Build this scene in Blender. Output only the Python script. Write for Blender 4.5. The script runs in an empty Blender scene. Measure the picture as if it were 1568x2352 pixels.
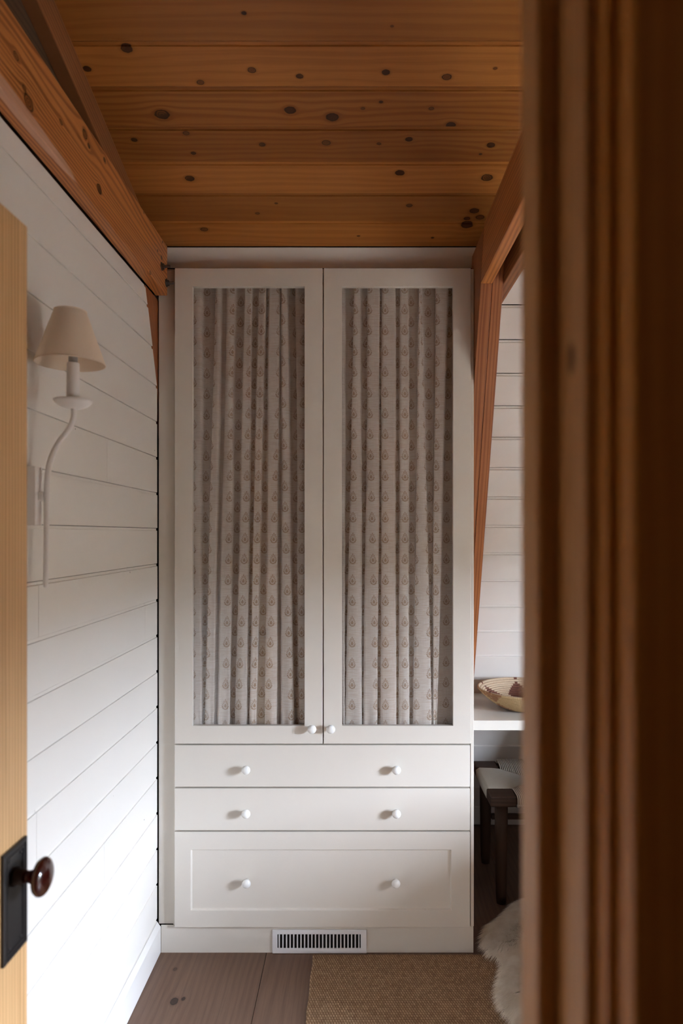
import bpy, bmesh, math, random
import numpy as np
from mathutils import Vector, Matrix

# ------------------------------------------------------------------ camera, world, exposure
W, H = 1568.0, 2352.0
FPX = 1568.0                      # 24 mm lens on a 36 mm high frame
VX, VY = 822.0, 1227.0            # where the depth axis meets the picture
EYE = 1.512                       # camera height
sc = bpy.context.scene
C = bpy.context.collection
cam_d = bpy.data.cameras.new('camera'); cam = bpy.data.objects.new('camera', cam_d); C.objects.link(cam)
cam.location = (0, 0, EYE); cam.rotation_euler = (math.radians(90), 0, 0)
cam_d.sensor_fit = 'VERTICAL'; cam_d.sensor_height = 36.0; cam_d.sensor_width = 24.0; cam_d.lens = 24.0
cam_d.shift_x = -(VX - W / 2) / H; cam_d.shift_y = (VY - H / 2) / H
cam_d.clip_start = 0.02
cam_d.dof.use_dof = True; cam_d.dof.focus_distance = 2.5; cam_d.dof.aperture_fstop = 3.0
sc.camera = cam
sc.view_settings.view_transform = 'Standard'; sc.view_settings.look = 'None'
sc.view_settings.gamma = 1.0; sc.view_settings.use_curve_mapping = False
sc.view_settings.exposure = 3.5
sc.cycles.max_bounces = 10; sc.cycles.diffuse_bounces = 7; sc.cycles.glossy_bounces = 3
sc.cycles.transparent_max_bounces = 12; sc.cycles.caustics_reflective = False; sc.cycles.caustics_refractive = False

WIN_X = 2.60; WIN_Y0, WIN_Y1, WIN_Z0, WIN_Z1 = 0.60, 1.22, 0.60, 1.62
world = bpy.data.worlds.new('overcast_sky'); sc.world = world; world.use_nodes = True
bg = world.node_tree.nodes['Background']
bg.inputs[0].default_value = (0.71, 0.82, 1.0, 1); bg.inputs[1].default_value = 22.0
pl_d = bpy.data.lights.new('window_portal', 'AREA'); pl_d.shape = 'RECTANGLE'
pl_d.size = WIN_Y1 - WIN_Y0; pl_d.size_y = WIN_Z1 - WIN_Z0; pl_d.cycles.is_portal = True
portal = bpy.data.objects.new('window_portal', pl_d); C.objects.link(portal)
portal.location = (WIN_X + 0.11, (WIN_Y0 + WIN_Y1) / 2, (WIN_Z0 + WIN_Z1) / 2)
portal.rotation_euler = Vector((-1, 0, 0)).to_track_quat('-Z', 'Y').to_euler()
hl_d = bpy.data.lights.new('hall_fill', 'POINT'); hl_d.energy = 0.07; hl_d.color = (1.0, 0.50, 0.28); hl_d.shadow_soft_size = 0.12  # weak unseen fill, added to lift the dark door casing
hall_fill = bpy.data.objects.new('hall_fill', hl_d); C.objects.link(hall_fill); hall_fill.location = (0.55, -0.8, 2.2)

R = random.Random(7)

def at(px, py, Y):
    return Vector(((px - VX) * Y / FPX, Y, EYE - (py - VY) * Y / FPX))
def xs(px, Y): return (px - VX) * Y / FPX
def zs(py, Y): return EYE - (py - VY) * Y / FPX

# ------------------------------------------------------------------ node helpers
class NT:
    def __init__(s, name):
        s.m = bpy.data.materials.new(name); s.m.use_nodes = True
        s.t = s.m.node_tree; s.t.nodes.clear()
        s.out = s.t.nodes.new('ShaderNodeOutputMaterial')
    def n(s, typ): return s.t.nodes.new(typ)
    def put(s, sock, v):
        if v is None: return
        if isinstance(v, bpy.types.NodeSocket): s.t.links.new(v, sock)
        elif isinstance(v, (tuple, list)):
            v = tuple(v)
            if sock.type == 'RGBA' and len(v) == 3: v = v + (1,)
            sock.default_value = v
        else: sock.default_value = v
    def m_(s, op, a, b=None, c=None, clamp=False):
        n = s.n('ShaderNodeMath'); n.operation = op; n.use_clamp = clamp
        s.put(n.inputs[0], a); s.put(n.inputs[1], b); s.put(n.inputs[2], c); return n.outputs[0]
    def add(s, a, b): return s.m_('ADD', a, b)
    def sub(s, a, b): return s.m_('SUBTRACT', a, b)
    def mul(s, a, b): return s.m_('MULTIPLY', a, b)
    def div(s, a, b): return s.m_('DIVIDE', a, b)
    def ss(s, v, lo, hi, a=0.0, b=1.0):
        n = s.n('ShaderNodeMapRange'); n.interpolation_type = 'SMOOTHSTEP'
        s.put(n.inputs[0], v); s.put(n.inputs[1], lo); s.put(n.inputs[2], hi); s.put(n.inputs[3], a); s.put(n.inputs[4], b)
        return n.outputs[0]
    def xyz(s, x, y, z=0.0):
        n = s.n('ShaderNodeCombineXYZ'); s.put(n.inputs[0], x); s.put(n.inputs[1], y); s.put(n.inputs[2], z); return n.outputs[0]
    def sep(s, v):
        n = s.n('ShaderNodeSeparateXYZ'); s.put(n.inputs[0], v); return n.outputs
    def uv(s):
        n = s.n('ShaderNodeUVMap'); n.uv_map = 'UVMap'; return n.outputs[0]
    def obj(s): return s.n('ShaderNodeTexCoord').outputs['Object']
    def noise(s, vec, scale=1.0, detail=3.0, rough=0.5, dist=0.0):
        n = s.n('ShaderNodeTexNoise'); s.put(n.inputs['Vector'], vec); n.inputs['Scale'].default_value = scale
        n.inputs['Detail'].default_value = detail; n.inputs['Roughness'].default_value = rough
        n.inputs['Distortion'].default_value = dist; return n.outputs[0]
    def mix(s, f, a, b, mode='MIX'):
        n = s.n('ShaderNodeMix'); n.data_type = 'RGBA'; n.blend_type = mode
        s.put(n.inputs[0], f); s.put(n.inputs[6], a); s.put(n.inputs[7], b); return n.outputs[2]
    def bsdf(s, col, rough=0.5, spec=0.5, bump=None, bstr=0.3, bdist=0.002, **kw):
        b = s.n('ShaderNodeBsdfPrincipled'); s.put(b.inputs['Base Color'], col); s.put(b.inputs['Roughness'], rough)
        b.inputs['Specular IOR Level'].default_value = spec
        for k, v in kw.items(): s.put(b.inputs[k.replace('_', ' ')], v)
        if bump is not None:
            n = s.n('ShaderNodeBump'); n.inputs['Strength'].default_value = bstr; n.inputs['Distance'].default_value = bdist
            s.put(n.inputs['Height'], bump); s.t.links.new(n.outputs[0], b.inputs['Normal'])
        s.t.links.new(b.outputs[0], s.out.inputs[0]); return s.m

def paint(name, col, rough=0.45, specks=False, spec=0.4):
    t = NT(name); o = t.obj()
    n1 = t.noise(o, 3.0, 3); c = t.mix(t.mul(n1, 0.25), col, tuple(k * 0.9 for k in col))
    b = t.noise(o, 180.0, 3)
    if specks:
        v = t.n('ShaderNodeTexVoronoi'); v.inputs['Scale'].default_value = 7.0; t.put(v.inputs['Vector'], o)
        sp = t.m_('MULTIPLY', t.m_('LESS_THAN', v.outputs['Distance'], 0.018),
                  t.m_('GREATER_THAN', t.noise(o, 5.0, 1), 0.46))
        c = t.mix(t.mul(sp, 0.8), c, (0.09, 0.07, 0.05))
    return t.bsdf(c, rough, spec, bump=b, bstr=0.12, bdist=0.0008)

def wood(name, light, dark, line, knots=(), freq=95.0, con=0.55, rough=0.42, seed=0.0, patch=None, fib=0.35,
         wavy=0.012, spec=0.35, big=0.35, flat=0.0, knotcol=(0.07, 0.024, 0.009)):
    t = NT(name); u, v, _ = t.sep(t.uv())
    us, vs = t.add(u, seed * 3.17), t.add(v, seed * 1.31)
    w1 = t.noise(t.xyz(t.mul(us, 1.3), t.mul(vs, 5.0), seed), 1.0, 2)
    psi = t.add(v, t.mul(t.sub(w1, 0.5), wavy * 2))
    if flat:                                         # cathedral figure of flat-sawn boards
        arch = t.m_('SINE', t.add(t.mul(us, 2.2), seed))
        psi = t.add(psi, t.mul(t.mul(t.m_('ABSOLUTE', t.sub(v, flat)), arch), 0.5))
    kd = None
    for (cu, cv, r) in knots:
        du = t.sub(u, cu); dv = t.sub(v, cv)
        d2 = t.add(t.m_('POWER', t.mul(du, 0.72), 2.0), t.mul(dv, dv))
        psi = t.sub(psi, t.div(t.mul(dv, r * r * 1.5), t.m_('MAXIMUM', d2, r * r * 0.8)))
        d = t.div(t.m_('SQRT', d2), r)
        kd = d if kd is None else t.m_('MINIMUM', kd, d)
    w2 = t.noise(t.xyz(t.mul(us, 0.9), t.mul(psi, 38.0), seed), 1.0, 4, 0.6)
    ring = t.m_('SINE', t.add(t.mul(psi, freq * 6.28), t.mul(w2, 9.0)))
    lines = t.ss(t.add(t.mul(ring, 0.35), w2), 0.25, 0.95)
    fine = t.noise(t.xyz(t.mul(us, 9.0), t.mul(vs, 700.0), seed), 1.0, 2)
    bigv = t.noise(t.xyz(t.mul(us, 1.1), t.mul(vs, 9.0), seed + 5), 1.0, 3)
    col = t.mix(t.ss(bigv, 0.3, 0.75, 0.0, 1.0 * big + 0.1), light, dark)
    col = t.mix(t.mul(lines, con), col, line)
    col = t.mix(t.mul(t.ss(fine, 0.45, 0.7), fib), col, tuple(k * 0.72 for k in dark))
    if patch:
        cu, cv, ru, rv, pc = patch
        e = t.add(t.m_('POWER', t.div(t.sub(u, cu), ru), 2.0), t.m_('POWER', t.div(t.sub(v, cv), rv), 2.0))
        e = t.add(e, t.mul(t.sub(t.noise(t.xyz(t.mul(us, 7), t.mul(vs, 60)), 1.0, 3), 0.5), 0.7))
        col = t.mix(t.ss(e, 1.05, 0.9, 0.0, 0.75), col, pc)
    bump = t.sub(t.mul(lines, -0.4), t.mul(fine, 0.4))
    if kd is not None:
        wob = t.add(kd, t.mul(t.sub(t.noise(t.xyz(t.mul(u, 90), t.mul(v, 90)), 1.0, 2), 0.5), 0.35))
        col = t.mix(t.ss(wob, 1.9, 0.9, 0.0, 0.45), col, tuple(k * 0.6 for k in dark))
        kin = t.mix(t.ss(t.m_('SINE', t.mul(wob, 16.0)), -1, 1), tuple(k * 0.62 for k in dark), tuple(k * 1.6 for k in knotcol))
        kin = t.mix(t.ss(t.noise(t.xyz(t.mul(u, 13), t.mul(v, 13), seed), 1.0, 1), 0.45, 0.55), kin, knotcol)
        col = t.mix(t.ss(wob, 1.0, 0.85), col, kin)
        edge = t.mul(t.ss(wob, 0.72, 0.92), t.ss(wob, 1.12, 0.98))
        col = t.mix(t.mul(edge, 0.85), col, tuple(k * 0.45 for k in knotcol))
    return t.bsdf(col, rough, spec, bump=bump, bstr=0.25, bdist=0.0006)

def plain(name, col, rough=0.5, spec=0.5, **kw):
    t = NT(name); n = t.noise(t.obj(), 60.0, 3)
    return t.bsdf(t.mix(t.mul(n, 0.3), col, tuple(k * 0.75 for k in col)), rough, spec, **kw)

# ------------------------------------------------------------------ mesh helpers
class MB:
    def __init__(s): s.v = []; s.f = []; s.uvs = []; s.mi = []; s.sm = []
    def face(s, idx, uv=None, mi=0, sm=False):
        s.f.append(tuple(idx)); s.uvs.append(uv); s.mi.append(mi); s.sm.append(sm)
    def box(s, a, b, g=0, off=(0, 0), mi=0):
        x0, y0, z0 = [min(p, q) for p, q in zip(a, b)]; x1, y1, z1 = [max(p, q) for p, q in zip(a, b)]
        base = len(s.v)
        P = [(x0, y0, z0), (x1, y0, z0), (x1, y1, z0), (x0, y1, z0), (x0, y0, z1), (x1, y0, z1), (x1, y1, z1), (x0, y1, z1)]
        s.v += P
        for q, ax in (((0, 3, 2, 1), 2), ((4, 5, 6, 7), 2), ((0, 1, 5, 4), 1), ((2, 3, 7, 6), 1), ((1, 2, 6, 5), 0), ((3, 0, 4, 7), 0)):
            s.face([base + i for i in q], s.guv([P[i] for i in q], g, ax, off), mi)
        return s
    @staticmethod
    def guv(pts, g, ax, off):
        o = [i for i in range(3) if i != g and i != ax]
        if ax == g: o = [i for i in range(3) if i != g]; return [(p[o[0]] * 0.15 + off[0], p[o[1]] + off[1]) for p in pts]
        return [(p[g] + off[0], p[o[0]] + off[1]) for p in pts]
    def poly(s, loops, uvf=None, mi=0, cap=True, closed=True, sm=False, wrap=False):
        """skin a list of equal-length vertex loops"""
        base = len(s.v); k = len(loops[0])
        for l in loops: s.v += [tuple(p) for p in l]
        n = len(loops)
        for i in range(n if wrap else n - 1):
            i2 = (i + 1) % n
            for j in range(k if closed else k - 1):
                j2 = (j + 1) % k
                q = (base + i * k + j, base + i * k + j2, base + i2 * k + j2, base + i2 * k + j)
                s.face(q, [uvf(s.v[a]) for a in q] if uvf else None, mi, sm)
        if cap and not wrap:
            q = [base + j for j in range(k)][::-1]; s.face(q, [uvf(s.v[a]) for a in q] if uvf else None, mi)
            q = [base + (n - 1) * k + j for j in range(k)]; s.face(q, [uvf(s.v[a]) for a in q] if uvf else None, mi)
        return s
    def tube(s, pts, rad, seg=12, sm=True, mi=0):
        pts = [Vector(p) for p in pts]; n = len(pts)
        rad = [rad] * n if isinstance(rad, (int, float)) else rad
        loops = []; up = None
        for i, p in enumerate(pts):
            d = (pts[min(i + 1, n - 1)] - pts[max(i - 1, 0)]).normalized()
            if up is None:
                up = Vector((0, 0, 1)) if abs(d.z) < 0.9 else Vector((0, 1, 0))
            a = d.cross(up).normalized(); b = a.cross(d).normalized(); up = b
            loops.append([p + rad[i] * (math.cos(t) * a + math.sin(t) * b) for t in [2 * math.pi * j / seg for j in range(seg)]])
        return s.poly(loops, sm=sm, mi=mi)
    def lathe(s, prof, c=(0, 0, 0), axis='z', seg=32, sm=True, mi=0, cap=True):
        """prof: (radius, height) pairs"""
        loops = []
        for r, h in prof:
            r = max(r, 1e-5); L = []
            for j in range(seg):
                t = 2 * math.pi * j / seg; a, b = r * math.cos(t), r * math.sin(t)
                if axis == 'z': p = (c[0] + a, c[1] + b, c[2] + h)
                elif axis == 'y': p = (c[0] + a, c[1] + h, c[2] - b)
                else: p = (c[0] + h, c[1] + a, c[2] + b)
                L.append(p)
            loops.append(L)
        return s.poly(loops, sm=sm, mi=mi, cap=cap)
    def build(s, name, mats, parent=None, bevel=0.0, autos=False, bseg=2):
        me = bpy.data.meshes.new(name); me.from_pydata(s.v, [], s.f); me.update()
        if not isinstance(mats, (list, tuple)): mats = [mats]
        for m in mats: me.materials.append(m)
        uvl = me.uv_layers.new(name='UVMap')
        flat = []
        for f, uv in zip(s.f, s.uvs):
            flat += [c for p in (uv if uv else [(0, 0)] * len(f)) for c in p]
        uvl.data.foreach_set('uv', flat)
        me.polygons.foreach_set('material_index', s.mi); me.polygons.foreach_set('use_smooth', s.sm)
        bm = bmesh.new(); bm.from_mesh(me); bmesh.ops.recalc_face_normals(bm, faces=bm.faces)
        if bevel:
            es = [e for e in bm.edges if len(e.link_faces) == 2 and e.calc_face_angle(0) > 0.6]
            bmesh.ops.bevel(bm, geom=es, offset=bevel, segments=bseg, profile=0.5, affect='EDGES', clamp_overlap=True)
        bm.to_mesh(me); bm.free()
        o = bpy.data.objects.new(name, me); C.objects.link(o)
        if parent: o.parent = parent
        return o

def empty(name, loc=(0, 0, 0), label=None, cat=None, group=None, kind=None):
    o = bpy.data.objects.new(name, None); C.objects.link(o); o.location = loc; o.empty_display_size = 0.05
    return tag(o, label, cat, group, kind)
def tag(o, label=None, cat=None, group=None, kind=None):
    if label: o['label'] = label
    if cat: o['category'] = cat
    if group: o['group'] = group
    if kind: o['kind'] = kind
    return o
def adopt(root, *objs):
    """parent world-built parts to a root that stands elsewhere"""
    for o in objs:
        o.parent = root; o.matrix_parent_inverse = Matrix.Translation(-Vector(root.location))

# ------------------------------------------------------------------ materials
M = {}
M['wall'] = paint('white_wall_paint', (0.80, 0.77, 0.72), 0.5, specks=True)
M['cab'] = paint('cream_cabinet_paint', (0.685, 0.64, 0.572), 0.38)
M['trim'] = paint('white_trim_paint', (0.80, 0.78, 0.75), 0.35)
M['dark'] = plain('dark_backing', (0.012, 0.010, 0.009), 0.9, 0.1)  # near-black backing, also standing in for the vent's inner shade
M['vent'] = paint('white_metal_paint', (0.78, 0.77, 0.78), 0.35)
M['plaster'] = paint('white_plaster_finish', (0.80, 0.77, 0.75), 0.75, spec=0.2)
M['bolt'] = plain('galvanised_steel', (0.16, 0.165, 0.17), 0.4, 0.5, Metallic=0.9)
M['bronze'] = plain('oil_rubbed_bronze', (0.022, 0.020, 0.020), 0.42, 0.5, Metallic=0.3)
M['knob'] = plain('brown_ceramic_glaze', (0.036, 0.005, 0.003), 0.14, 0.5, Coat_Weight=0.4, Coat_Roughness=0.05)
M['porcelain'] = paint('white_knob_enamel', (0.84, 0.83, 0.80), 0.22, spec=0.5)
PINE_L, PINE_D, PINE_LN = (0.47, 0.190, 0.044), (0.37, 0.132, 0.027), (0.23, 0.068, 0.013)
FIR_L, FIR_D, FIR_LN = (0.62, 0.25, 0.078), (0.50, 0.175, 0.045), (0.20, 0.050, 0.011)

def glassmat():
    t = NT('thin_clear_glass')
    fr = t.n('ShaderNodeFresnel'); gm = t.n('ShaderNodeNewGeometry')
    t.put(fr.inputs[0], t.add(1.5, t.mul(gm.outputs['Backfacing'], 0.6667 - 1.5)))
    tr = t.n('ShaderNodeBsdfTransparent'); tr.inputs[0].default_value = (0.99, 0.99, 0.988, 1)
    gl = t.n('ShaderNodeBsdfGlossy'); gl.inputs['Roughness'].default_value = 0.02
    mx = t.n('ShaderNodeMixShader'); t.t.links.new(fr.outputs[0], mx.inputs[0])
    t.t.links.new(tr.outputs[0], mx.inputs[1]); t.t.links.new(gl.outputs[0], mx.inputs[2])
    t.t.links.new(mx.outputs[0], t.out.inputs[0]); return t.m
M['glass'] = glassmat()

def fabricmat():
    t = NT('printed_linen'); u, v, _ = t.sep(t.uv()); o = t.obj(); ox, oy, oz = t.sep(o)
    pitch = 0.0755
    fv = t.sub(t.m_('FRACT', t.div(v, pitch)), 0.5)
    x = t.m_('ABSOLUTE', t.div(u, 0.0128)); y = t.div(t.mul(fv, pitch), 0.0195)
    def drop(x, y, yc, s):
        yy = t.div(t.sub(y, yc), s); xx = t.div(x, s)
        lo = t.m_('SQRT', t.m_('MAXIMUM', t.sub(1.0, t.m_('POWER', t.div(t.add(yy, 0.25), 0.75), 2.0)), 0.0))
        hi = t.m_('POWER', t.m_('MAXIMUM', t.sub(1.0, t.div(t.add(yy, 0.25), 1.25)), 0.0), 0.58)
        w = t.m_('MAXIMUM', t.mul(t.m_('LESS_THAN', yy, -0.25), lo), t.mul(t.m_('GREATER_THAN', yy, -0.2501), hi))
        return t.div(xx, t.m_('MAXIMUM', w, 0.001))
    q = drop(x, y, 0.0, 1.0); qi = drop(x, y, -0.20, 0.38); qh = drop(x, y, -0.16, 0.56)
    th = t.m_('ARCTAN2', x, t.add(y, 0.40))
    rays = t.m_('GREATER_THAN', t.m_('COSINE', t.mul(th, 17.0)), -0.15)
    solid = t.mul(t.m_('LESS_THAN', y, -0.30), t.m_('GREATER_THAN', t.m_('COSINE', t.mul(th, 9.0)), -0.85))
    ringm = t.mul(t.m_('LESS_THAN', q, 1.0), t.m_('GREATER_THAN', qh, 1.0))
    ringm = t.mul(ringm, t.m_('MAXIMUM', rays, solid))
    inner = t.mul(t.m_('LESS_THAN', qi, 1.0), 1.0)
    motif = t.m_('MAXIMUM', ringm, inner)
    far = t.m_('LESS_THAN', t.m_('ABSOLUTE', u), 0.02)
    motif = t.mul(motif, far)
    slub = t.noise(t.xyz(t.mul(ox, 22.0), 0.0, t.mul(oz, 330.0)), 1.0, 2, 0.6)
    warp = t.noise(t.xyz(t.mul(ox, 380.0), 0.0, t.mul(oz, 20.0)), 1.0, 2)
    wv = t.noise(t.xyz(t.mul(ox, 900.0), 0.0, t.mul(oz, 900.0)), 1.0, 1)
    col = t.mix(t.ss(slub, 0.4, 0.62), (0.99, 0.925, 0.86), (0.72, 0.635, 0.56))
    col = t.mix(t.mul(t.ss(warp, 0.4, 0.7), 0.25), col, (0.66, 0.60, 0.56))
    mcol = t.mix(wv, (0.30, 0.195, 0.12), (0.44, 0.32, 0.22))
    col = t.mix(t.mul(motif, 0.88), col, mcol)
    b = t.n('ShaderNodeBsdfDiffuse'); t.put(b.inputs[0], col)
    tr = t.n('ShaderNodeBsdfTranslucent'); t.put(tr.inputs[0], col)
    bp = t.n('ShaderNodeBump'); bp.inputs['Strength'].default_value = 0.35; bp.inputs['Distance'].default_value = 0.0006
    t.put(bp.inputs['Height'], t.add(slub, wv)); t.t.links.new(bp.outputs[0], b.inputs['Normal'])
    mx = t.n('ShaderNodeMixShader'); mx.inputs[0].default_value = 0.06
    t.t.links.new(b.outputs[0], mx.inputs[1]); t.t.links.new(tr.outputs[0], mx.inputs[2])
    tp = t.n('ShaderNodeBsdfTransparent'); m2 = t.n('ShaderNodeMixShader')      # open weave: one layer lets the dark behind show
    t.put(m2.inputs[0], t.add(t.mul(motif, 0.12), t.ss(slub, 0.3, 0.7, 0.46, 0.60)))
    t.t.links.new(tp.outputs[0], m2.inputs[1]); t.t.links.new(mx.outputs[0], m2.inputs[2])
    t.t.links.new(m2.outputs[0], t.out.inputs[0]); return t.m
M['fabric'] = fabricmat()

# ------------------------------------------------------------------ STRUCTURE
T = 0.2825                                            # ceiling slope: z falls T per metre towards the back
def ceil_z(Y): return EYE + 1.769 - T * Y
BK_A, BK_T = 3.544, 0.40                              # leaning back wall: Y = BK_A - BK_T * z
def back_y(z): return BK_A - BK_T * z
WALL_X = -0.725

# floor: wide oak planks running into the depth
floor = empty('floor', kind='structure')
fl_sub = MB().box((-1.3, -1.3, -0.06), (2.75, 3.75, -0.022)).build('subfloor', M['dark'], floor)
oak = []
for k in range(4):
    kn = []
    if k == 0: kn = [(zk.y, zk.x, r) for zk, r in ((Vector(((400 - VX) / (2300 - VY) * EYE, EYE * FPX / (2300 - VY))), 0.012), (Vector(((421 - VX) / (2294 - VY) * EYE, EYE * FPX / (2294 - VY))), 0.006), (Vector(((402 - VX) / (2226 - VY) * EYE, EYE * FPX / (2226 - VY))), 0.006))]
    oak.append(wood('oak_floor_%d' % k, (0.185, 0.108, 0.073), (0.135, 0.073, 0.048), (0.075, 0.038, 0.025), kn, freq=42, con=0.3,
                    rough=0.42, seed=3.3 + k * 1.7, fib=0.5, wavy=0.03, flat=(None, 0.0, -0.21, 0.1)[k] or 0.0, knotcol=(0.045, 0.026, 0.020)))
xk = -1.29; k = 0
edges = [-1.29, -0.81, -0.33] + [-0.33 + 0.24 * i for i in range(1, 16)]
for i in range(len(edges) - 1):
    x0, x1 = edges[i], min(edges[i + 1], 2.65)
    if x1 <= x0: continue
    m = oak[0] if i == 1 else (oak[2] if i == 2 else oak[R.choice([1, 3])])
    MB().box((x0 + 0.0008, -1.28, -0.022), (x1 - 0.0008, 3.7, 0.0), g=1).build('plank', m, floor, bevel=0.0008, bseg=1)

# ceiling: pine boards across, each falling with the roof
ceiling = empty('ceiling', kind='structure')
cs = math.sqrt(1 + T * T)
BW = 0.12535                                          # board pitch measured in Y
KN = {0: [(560, 30, 5), (900, 60, 3)],
      1: [(291, 112, 11), (200, 158, 8), (460, 189, 7), (578, 161, 8), (688, 175, 7), (886, 166, 8), (1026, 177, 9), (1137, 157, 4)],
      2: [(372, 263, 14), (666, 253, 11), (763, 269, 12), (1035, 287, 9), (833, 249, 4), (875, 234, 4), (990, 249, 5)],
      3: [(427, 306, 6), (308, 321, 6), (444, 352, 5), (602, 332, 6), (749, 328, 8), (870, 330, 4), (939, 320, 7), (1127, 333, 8), (1103, 354, 3)],
      4: [(436, 410, 9), (918, 397, 9), (1118, 408, 11)],
      5: [(634, 467, 3), (591, 490, 4), (940, 472, 6), (1089, 484, 9), (1102, 499, 8), (1072, 502, 6)],
      6: [(469, 527, 7), (1072, 517, 11), (823, 542, 3), (993, 546, 3)]}
tone = {0: (0.90, 0.30), 1: (1.10, 0.25), 2: (0.92, 0.6), 3: (0.80, 0.9), 4: (1.08, 0.2), 5: (0.78, 0.6), 6: (1.05, 0.35)}
Yend = 2.515
for i in range(-9, 7):
    Y1 = Yend - BW * (6 - i); Y0 = Y1 - BW
    j = i if i >= 0 else None
    kn = []
    for (px, py, r) in KN.get(i, []):
        Y = 2774.0 / (1670.0 - py); kn.append((xs(px, Y), Y * cs, r * Y / FPX * 0.85))
    tn, bg_ = tone.get(i, (0.95, 0.4))
    if j is not None or i == -1:
        m = wood('pine_board_%d' % (i + 1), tuple(c * tn for c in PINE_L), tuple(c * tn for c in PINE_D), PINE_LN, kn,
                 freq=55 if i in (2, 3) else 40, con=0.6 if i in (2, 3) else 0.3, seed=i * 2.37 + 1.1, wavy=0.03, big=bg_, rough=0.38, fib=0.22)
    g = 0.0016
    def P(x, Y, d): return (x, Y + T / cs * d, ceil_z(Y) + d / cs)
    A, B = Y0 + g, Y1 - g
    # profile: flat face with a small chamfer on both edges
    prof = [(A, 0.018), (A, 0.0045), (A + 0.009, 0.004), (A + 0.0105, 0.0), (B - 0.0015, 0.0), (B, 0.0015), (B, 0.018)]
    mb = MB(); loops = [[P(x, Y, d) for Y, d in prof] for x in (-0.775, 2.66)]
    mb.poly(loops, uvf=lambda p: (p[0], (p[1]) * cs))
    mb.build('plank', m, ceiling)
mb = MB(); x0, x1 = -0.86, 2.74
def slabp(Y, d): return (Y + T / cs * d, ceil_z(Y) + d / cs)
pr = [slabp(0.2, 0.0185), slabp(2.72, 0.0185), slabp(2.72, 0.05), slabp(0.2, 0.05)]
mb.poly([[(x, a, b) for a, b in pr] for x in (x0, x1)]); mb.build('ceiling_backing', M['dark'], ceiling)

# shiplap boards ------------------------------------------------------------
BH = 0.1282
def ship_profile(h, dp=0.0035, w=0.0085, g=0.0008):
    return [(g, -0.018), (g, -0.0012), (0.0015, 0.0), (h - w - 0.001, 0.0), (h - w, -dp), (h - g, -dp - 0.0003), (h - g, -0.018)]

wall_left = empty('wall_left', kind='structure')
MB().box((-0.84, 0.40, -0.02), (-0.744, 3.62, 2.36)).build('wall_backing', M['dark'], wall_left)
MB().box((-0.84, 0.40, 2.361), (-0.783, 3.62, 3.35)).build('wall_backing', M['dark'], wall_left)
def left_end(z): return min(2.466, 2.327 + 0.43 * (2.365 - z))
seams = {(1.662): 1.974, 1.277: 1.549, 1.149: 2.325, 0.508: 1.953, 0.764: 1.54}
z = 1.790 - BH * 14
bi = 0
while z < 2.36:
    top = min(z + BH, 2.364); s_ = None
    for kz, ys in seams.items():
        if abs(kz - z) < 0.02: s_ = ys
    spans = [(0.56, None)] if s_ is None else [(0.56, s_ - 0.0006), (s_ + 0.0006, None)]
    jit = R.uniform(-0.0006, 0.0006)
    for ya, yb in spans:
        loops = []; z0b = max(z, 0.1116); pr = ship_profile(top - z0b)
        for e in (0, 1):
            L = []
            for s1, n1 in pr:
                zz = z0b + s1; yy = ya if e == 0 else (left_end(zz) if yb is None else yb)
                L.append((WALL_X + n1 + jit, yy, zz))
            loops.append(L)
        MB().poly(loops).build('board', M['wall'], wall_left)
    z += BH; bi += 1

wall_back = empty('wall_back', kind='structure')
ca, sa = 1 / math.sqrt(1 + BK_T ** 2), BK_T / math.sqrt(1 + BK_T ** 2)
def backp(x, zc, s1, n1):
    """zc: height of board's foot on the sheet; s1 up the slope, n1 out of it"""
    zz = zc + s1 * ca; return (x, back_y(zc) - s1 * sa - n1 * ca, zz - n1 * sa)
zc = 2.383 + 0.119
tops = [2.5705]
while zc > 0.0: tops.append(zc); zc -= 0.119
tops.append(0.0)
for a, b in zip(tops[:-1], tops[1:]):
    h = (a - b) / ca
    if h < 0.02: continue
    pr = ship_profile(h, 0.007, 0.0105, 0.0028) if b < 2.45 else ship_profile(h, 0.002, 0.001, 0.001)
    MB().poly([[backp(x, b, s1, n1) for s1, n1 in pr] for x in (-0.77, WIN_X)]).build('board', M['wall'], wall_back)
MB().poly([[(x, 3.575, -0.02), (x, 3.70, -0.02), (x, 2.62, 2.70), (x, 2.535, 2.60)] for x in (-0.85, WIN_X + 0.1)]).build('wall_backing', M['dark'], wall_back)

# wall above the left beam (dark timber lining in the recess)
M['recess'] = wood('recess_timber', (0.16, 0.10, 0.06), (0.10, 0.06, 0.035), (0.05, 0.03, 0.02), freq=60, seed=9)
MB().box((-0.7825, 0.56, 2.3655), (-0.7765, 2.44, 3.2), g=1).build('recess_lining', M['recess'], wall_left)

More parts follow.
